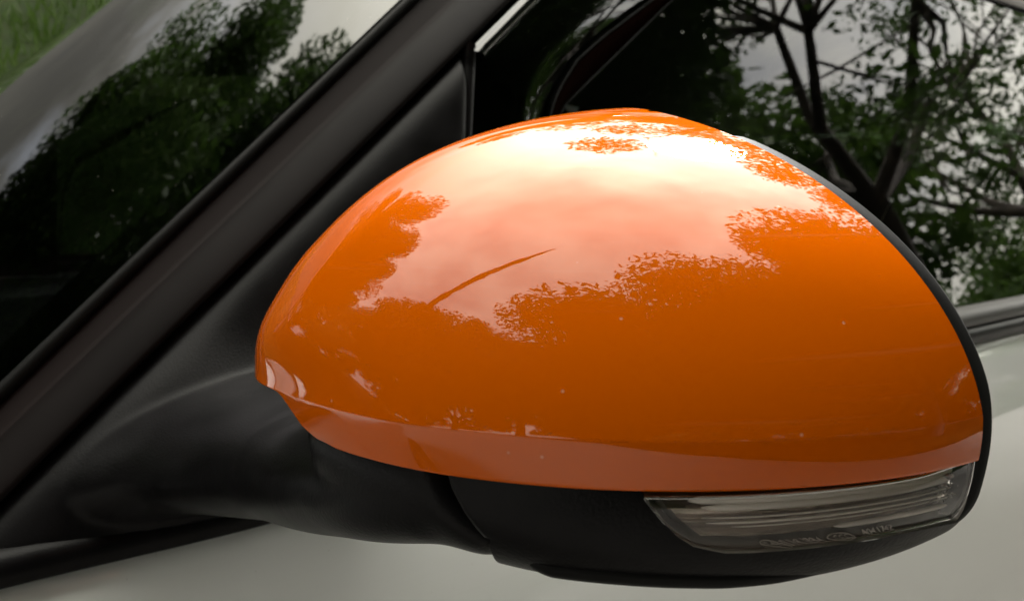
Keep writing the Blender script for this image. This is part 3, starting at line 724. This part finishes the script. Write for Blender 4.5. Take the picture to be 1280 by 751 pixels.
sm_ = arm.modifiers.new('soften', 'SMOOTH'); sm_.factor = .5; sm_.iterations = 60

# ================================================================== trees, shrubs, grass and the parked car behind the camera
def make_tree_mesh(seed, H, R, zc, nl, leaf, trunk_r, ntips=46, flat=.6, clump=.75):
    rnd = np.random.default_rng(seed)
    tips = []
    while len(tips) < ntips:
        p = rnd.uniform(-1, 1, 3)
        if .25 < np.linalg.norm(p) < 1: tips.append(p*np.array([R, R, R*flat])+np.array([0, 0, zc]))
    mb = MB(); fork = np.array([rnd.normal(0, .15), rnd.normal(0, .15), zc-R*flat*.75])
    mb.tube([np.array([0, 0, -.1])+0*fork, fork*.35+np.array([.05, 0, 0]), fork*.7, fork], [trunk_r*1.25, trunk_r, trunk_r*.85, trunk_r*.75], 10)
    limbs = [fork+np.array([math.cos(a)*R*.38, math.sin(a)*R*.38, R*flat*(.35+.25*rnd.random())]) for a in np.linspace(0, 2*math.pi, 6, endpoint=False)+rnd.random()]
    limbs.append(fork+np.array([0, 0, R*flat*.9]))
    for l in limbs:
        m = lerp(fork, l, .5)+rnd.normal(0, .12, 3); mb.tube([fork, m, l], [trunk_r*.55, trunk_r*.4, trunk_r*.28], 7)
    for tp in tips:
        l = min(limbs, key=lambda q: np.linalg.norm(q-tp)); m = lerp(l, tp, .5)+rnd.normal(0, .12, 3)
        mb.tube([l, lerp(l, m, .5)+rnd.normal(0, .05, 3), m, tp], [trunk_r*.26, trunk_r*.18, trunk_r*.12, .012], 5)
        for _ in range(3):
            e = m+(tp-m)*rnd.random()+rnd.normal(0, .35, 3); mb.tube([lerp(m, tp, .3), e], [.016, .006], 4)
    # leaves: clumps round the tips and along their twigs
    T = np.array(tips); ci = rnd.integers(0, len(T), nl); r = rnd.normal(0, 1, (nl, 3)); r /= np.linalg.norm(r, axis=1)[:, None]; r *= np.array([clump, clump, clump*.7])*rnd.random((nl, 1))**.45*(.65+.7*rnd.random(len(T)))[ci][:, None]
    c = T[ci]+r
    d = rnd.normal(0, 1, (nl, 3)); d[:, 2] -= .35; d /= np.linalg.norm(d, axis=1)[:, None]
    w = np.cross(d, rnd.normal(0, 1, (nl, 3))); w /= np.linalg.norm(w, axis=1)[:, None]
    s = leaf*(.6+.8*rnd.random((nl, 1)))
    V = np.stack([c-d*s*.5, c+w*s*.26+d*s*.05, c+d*s*.55, c-w*s*.26+d*s*.05], 1).reshape(-1, 3)
    Fv = np.arange(nl*4).reshape(-1, 4)
    tm = bpy.data.meshes.new('trunk'); tm.from_pydata(mb.v, [], mb.f); tm.materials.append(M['bark']); tm.polygons.foreach_set('use_smooth', [True]*len(tm.polygons))
    lm = bpy.data.meshes.new('crown'); lm.vertices.add(nl*4); lm.vertices.foreach_set('co', V.ravel()); lm.loops.add(nl*4); lm.loops.foreach_set('vertex_index', Fv.ravel()); lm.polygons.add(nl); lm.polygons.foreach_set('loop_start', np.arange(0, nl*4, 4)); lm.update(calc_edges=True)
    return tm, lm
TR = {}
TR['big'] = [make_tree_mesh(s, 8, 3.7, 5.6, 150000, .118, .20, 150, .6, .75) for s in (1, 2)]
TR['open'] = [make_tree_mesh(7, 8, 3.4, 5.2, 7000, .11, .16, 34, .75, .6)]
TR['far'] = [make_tree_mesh(11, 7, 2.6, 3.6, 20000, .17, .16, 40, .9, .8)]
TR['lacy'] = [make_tree_mesh(9, 8, 3.4, 5.2, 26000, .11, .16, 46, .75, .65)]
for k_, v in TR.items():
    for tm, lm in v: lm.materials.append(M['leaf2' if k_ == 'far' else 'leaf'])
def tree(kind, x, y, rot, sc, label, group=None, i=0, z=None):
    tm, lm = TR[kind][i % len(TR[kind])]
    e = empty('leafy_tree', (x, y, float(bank(np.array(x), np.array(y))) if z is None else z)); e.rotation_euler[2] = rot; e.scale = (sc, sc, sc)
    e['label'] = label; e['category'] = 'tree'
    if group: e['group'] = group
    for nm, me in (('trunk', tm), ('crown', lm)):
        o = bpy.data.objects.new(nm, me); COL.objects.link(o); o.parent = e
    return e
row_l = 'tall leafy tree on the kerb side of the car, mirrored in the orange cap'
tree('big', -1.6, -4.25, .4, 1.0, row_l, 'trees beside the car', 0)
tree('big', -6.8, -3.3, 2.1, 1.0, row_l, 'trees beside the car', 1)
tree('big', 3.3, -4.55, 4.0, 1.0, row_l, 'trees beside the car', 1)
tree('big', -6.6, .9, 3.0, .92, 'broad tree reaching over the lane ahead of the car', None, 0)
tree('far', -13, 3.5, 1.0, 1.7, 'dense tree at the foot of the bank far ahead', None)
for x_, y_, r_ in ((-4.2, -6.3, 1.1), (.9, -6.6, 2.6), (5.6, -7.4, 5.0)): tree('big', x_, y_, r_, 1.0, 'tall leafy tree in the second row beside the car park', 'second row of trees', 0)
win_l = 'open-branched tree with sky between its limbs, mirrored in the side window'
tree('open', 8.4, -3.4, .7, 1.0, win_l, 'open trees in the window reflection')
tree('far', 11.1, -7.1, 2.9, 1.3, 'sunlit bushy tree mirrored in the side window between open branches', None)
tree('open', 15.5, -4.0, 4.4, 1.1, win_l, 'open trees in the window reflection')
ft_ = tree('big', -1.8, 5.8, 1.0, .75, 'tree on the grassy bank ahead of the car, mirrored in the windscreen', None, 0)
tree('lacy', 6.8, 2.75, 5.2, 1.05, 'thin-leaved tree on the bank, mirrored along the top edge of the cap', None)
far_l = 'dense green tree on the bank beyond the car'
for i, (x, y, sc_) in enumerate(((-9, 9, 1.2), (9, 11, 1.2), (13, 8, 1.2), (17, 4.0, 1.2), (11.5, 4.6, 1.0))):
    tree('far', x, y, i*1.3, sc_, far_l, 'trees on the bank')
back_l = 'dense tall tree at the far side of the car park'
for i, x in enumerate(np.linspace(-16, 8.5, 8)):
    tree('far', x, -15.5-.8*(i % 2), i*1.7+.4, 1.75, back_l, 'trees behind the car park')
tree('far', -11, -9, .3, 1.5, 'dense tree behind the car park, before the windscreen end', None); tree('far', -12.5, -1.5, 2.2, 1.5, 'dense tree standing on the lane verge ahead of the car', None)
for i, x in enumerate(np.linspace(-15, 10.5, 9)):
    s_ = tree('far', x, -13.9-.5*(i % 2), i*2.1, .85, 'low bushy shrub in the hedge behind the car park', 'hedge behind the car park', z=-1.75); s_.name = 'leafy_shrub'
for i, (x, y) in enumerate(((11.5, -11), (9.5, -13.5), (14, -10.5), (22, -6.5), (26, -3.5), (25, -9.5), (20, -11), (29, -6.5))):
    tree('far', x, y, i*1.9+1, 1.05, 'dense tree at the far end of the lane behind the car', 'trees at the end of the lane', z=-1.2)
for i, (x, y) in enumerate(((-5.5, 10), (-8.5, 6.3), (-10.5, 2.2))):
    tree('far', x, y, i*2.3+.6, 1.0, 'bushy tree in the thicket ahead of the car', 'thicket ahead of the car', z=float(bank(np.array(x), np.array(y)))-1.3)
# bare bough that reaches over the lane
def dirp(az, el, r): return CAM+r*np.array([math.sin(R_(az))*math.cos(R_(el)), math.cos(R_(az))*math.cos(R_(el)), math.sin(R_(el))])
bg_ = [dirp(-57, 36, 7.2), dirp(-62, 42, 6.2), dirp(-62, 50, 5.5), dirp(-59, 59, 5.0), dirp(-54, 67, 4.7), dirp(-44, 75, 4.6), dirp(-20, 81, 4.7)]
org = np.array(ft_.location); cs, sn = math.cos(-1.0), math.sin(-1.0)
bl = [np.array([(p-org)[0]*cs-(p-org)[1]*sn, (p-org)[0]*sn+(p-org)[1]*cs, (p-org)[2]])/.75 for p in bg_]
MB().tube(bl, [.14, .13, .11, .095, .08, .06, .02], 8).build('bough', 'bark', ft_)
# grass on the bank, where the camera looks past the windscreen and through the cabin
rnd = np.random.default_rng(3); n = 16000
az = rnd.uniform(R_(-6), R_(75), n); rr = 4.0+rnd.random(n)**.8*10
gx_, gy_ = np.sin(az)*rr, -.43+np.cos(az)*rr; ok = gy_ > 2.7; gx_, gy_ = gx_[ok], gy_[ok]; n = len(gx_)
gz_ = bank(gx_, gy_); h = .16*(.5+rnd.random(n)); a = rnd.random(n)*6.28; lean = rnd.normal(0, .07, (n, 2)); wd = .012*(.6+rnd.random(n))
V = np.stack([np.stack([gx_-wd*np.cos(a), gy_-wd*np.sin(a), gz_-.02], -1), np.stack([gx_+wd*np.cos(a), gy_+wd*np.sin(a), gz_-.02], -1), np.stack([gx_+lean[:, 0], gy_+lean[:, 1], gz_+h], -1)], 1).reshape(-1, 3)
gr = obj('grass', V, np.arange(n*3).reshape(-1, 3).tolist(), 'grass', smooth=False)
gr['label'] = 'green grass on the bank beyond the windscreen'; gr['category'] = 'grass'; gr['kind'] = 'stuff'

# parked white hatchback across the car park (seen as a reflection above the crease of the cap)
pc = empty('parked_car', (2.9, -12.2, .006)); pc.rotation_euler[2] = R_(8)
pc['label'] = 'small white parked car reflected low in the orange cap'; pc['category'] = 'car'
prof_t = [(-2.0, .45, .62), (-1.9, .30, .78), (-1.2, .27, .90), (-.75, .27, .98), (0, .27, 1.0), (.9, .27, 1.02), (1.6, .28, 1.02), (1.95, .34, .98), (2.02, .45, .80)]
rows = []
for x, zl_, zt_ in prof_t:
    hw = .86*(1-.16*(abs(x)/2.02)**4); ring = []
    for y, z in ((-.7, zl_), (-.96, zl_+.06), (-1.0, zl_+.35*(zt_-zl_)), (-.99, zl_+.75*(zt_-zl_)), (-.93, zt_-.02), (-.8, zt_), (0, zt_+.03), (.8, zt_), (.93, zt_-.02), (.99, zl_+.75*(zt_-zl_)), (1.0, zl_+.35*(zt_-zl_)), (.96, zl_+.06), (.7, zl_)): ring.append((x, y*hw, z))
    rows.append(ring)
mb = MB().grid(rows, close_v=True); mb.f.append(list(range(13))); mb.f.append([len(mb.v)-1-i for i in range(13)]); outward(mb, (0, 0, .6)); mb.build('body', 'white', pc)
def cab(x0, x1, x2, x3, z0, z1, w0, w1, name, m, grow=0):
    rows = []
    for t in np.linspace(0, 1, 6):
        z = z0+(z1-z0)*t+grow; a, b = lerp(x0, x1, t), lerp(x3, x2, t); w = lerp(w0, w1, t**1.3)
        rows.append([(a, -w*.9, z), (a-.03, 0, z), (a, w*.9, z), (a+.08, w, z), (lerp(a, b, .5), w+.01, z), (b-.08, w, z), (b, w*.9, z), (b+.03, 0, z), (b, -w*.9, z), (b-.08, -w, z), (lerp(a, b, .5), -w-.01, z), (a+.08, -w, z)])
    mb = MB().grid(rows, close_v=True); mb.f.append([len(mb.v)-12+i for i in range(12)]); outward(mb, (.4, 0, 1.1)); return mb.build(name, m, pc)
cab(-.85, -.18, 1.30, 1.75, .98, 1.40, .80, .64, 'cabin_glass', 'gloss_black'); cab(-.20, -.10, 1.26, 1.34, 1.395, 1.46, .655, .56, 'roof', 'white')
for sg in (-1, 1):
    for xa, xb, za, zb_ in ((-.85, -.18, .98, 1.40), (1.75, 1.30, .98, 1.40), (.42, .45, 1.0, 1.40)):
        MB().tube([(xa, sg*.80, za), (lerp(xa, xb, .5), sg*.735, (za+zb_)/2), (xb, sg*.65, zb_)], .03, 8).build('pillar', 'white', pc)
    for wx in (-1.28, 1.25):
        MB().tube([(wx, sg*.62, .30), (wx, sg*.87, .30)], .30, 28).build('wheel', 'tyre', pc); MB().tube([(wx, sg*.80, .30), (wx, sg*.876, .30)], .19, 20).build('hubcap', 'alloy', pc)
    superbox((-1.86, sg*.58, .72), (.10, .16, .07), 3).build('headlight', 'lampglass', pc)
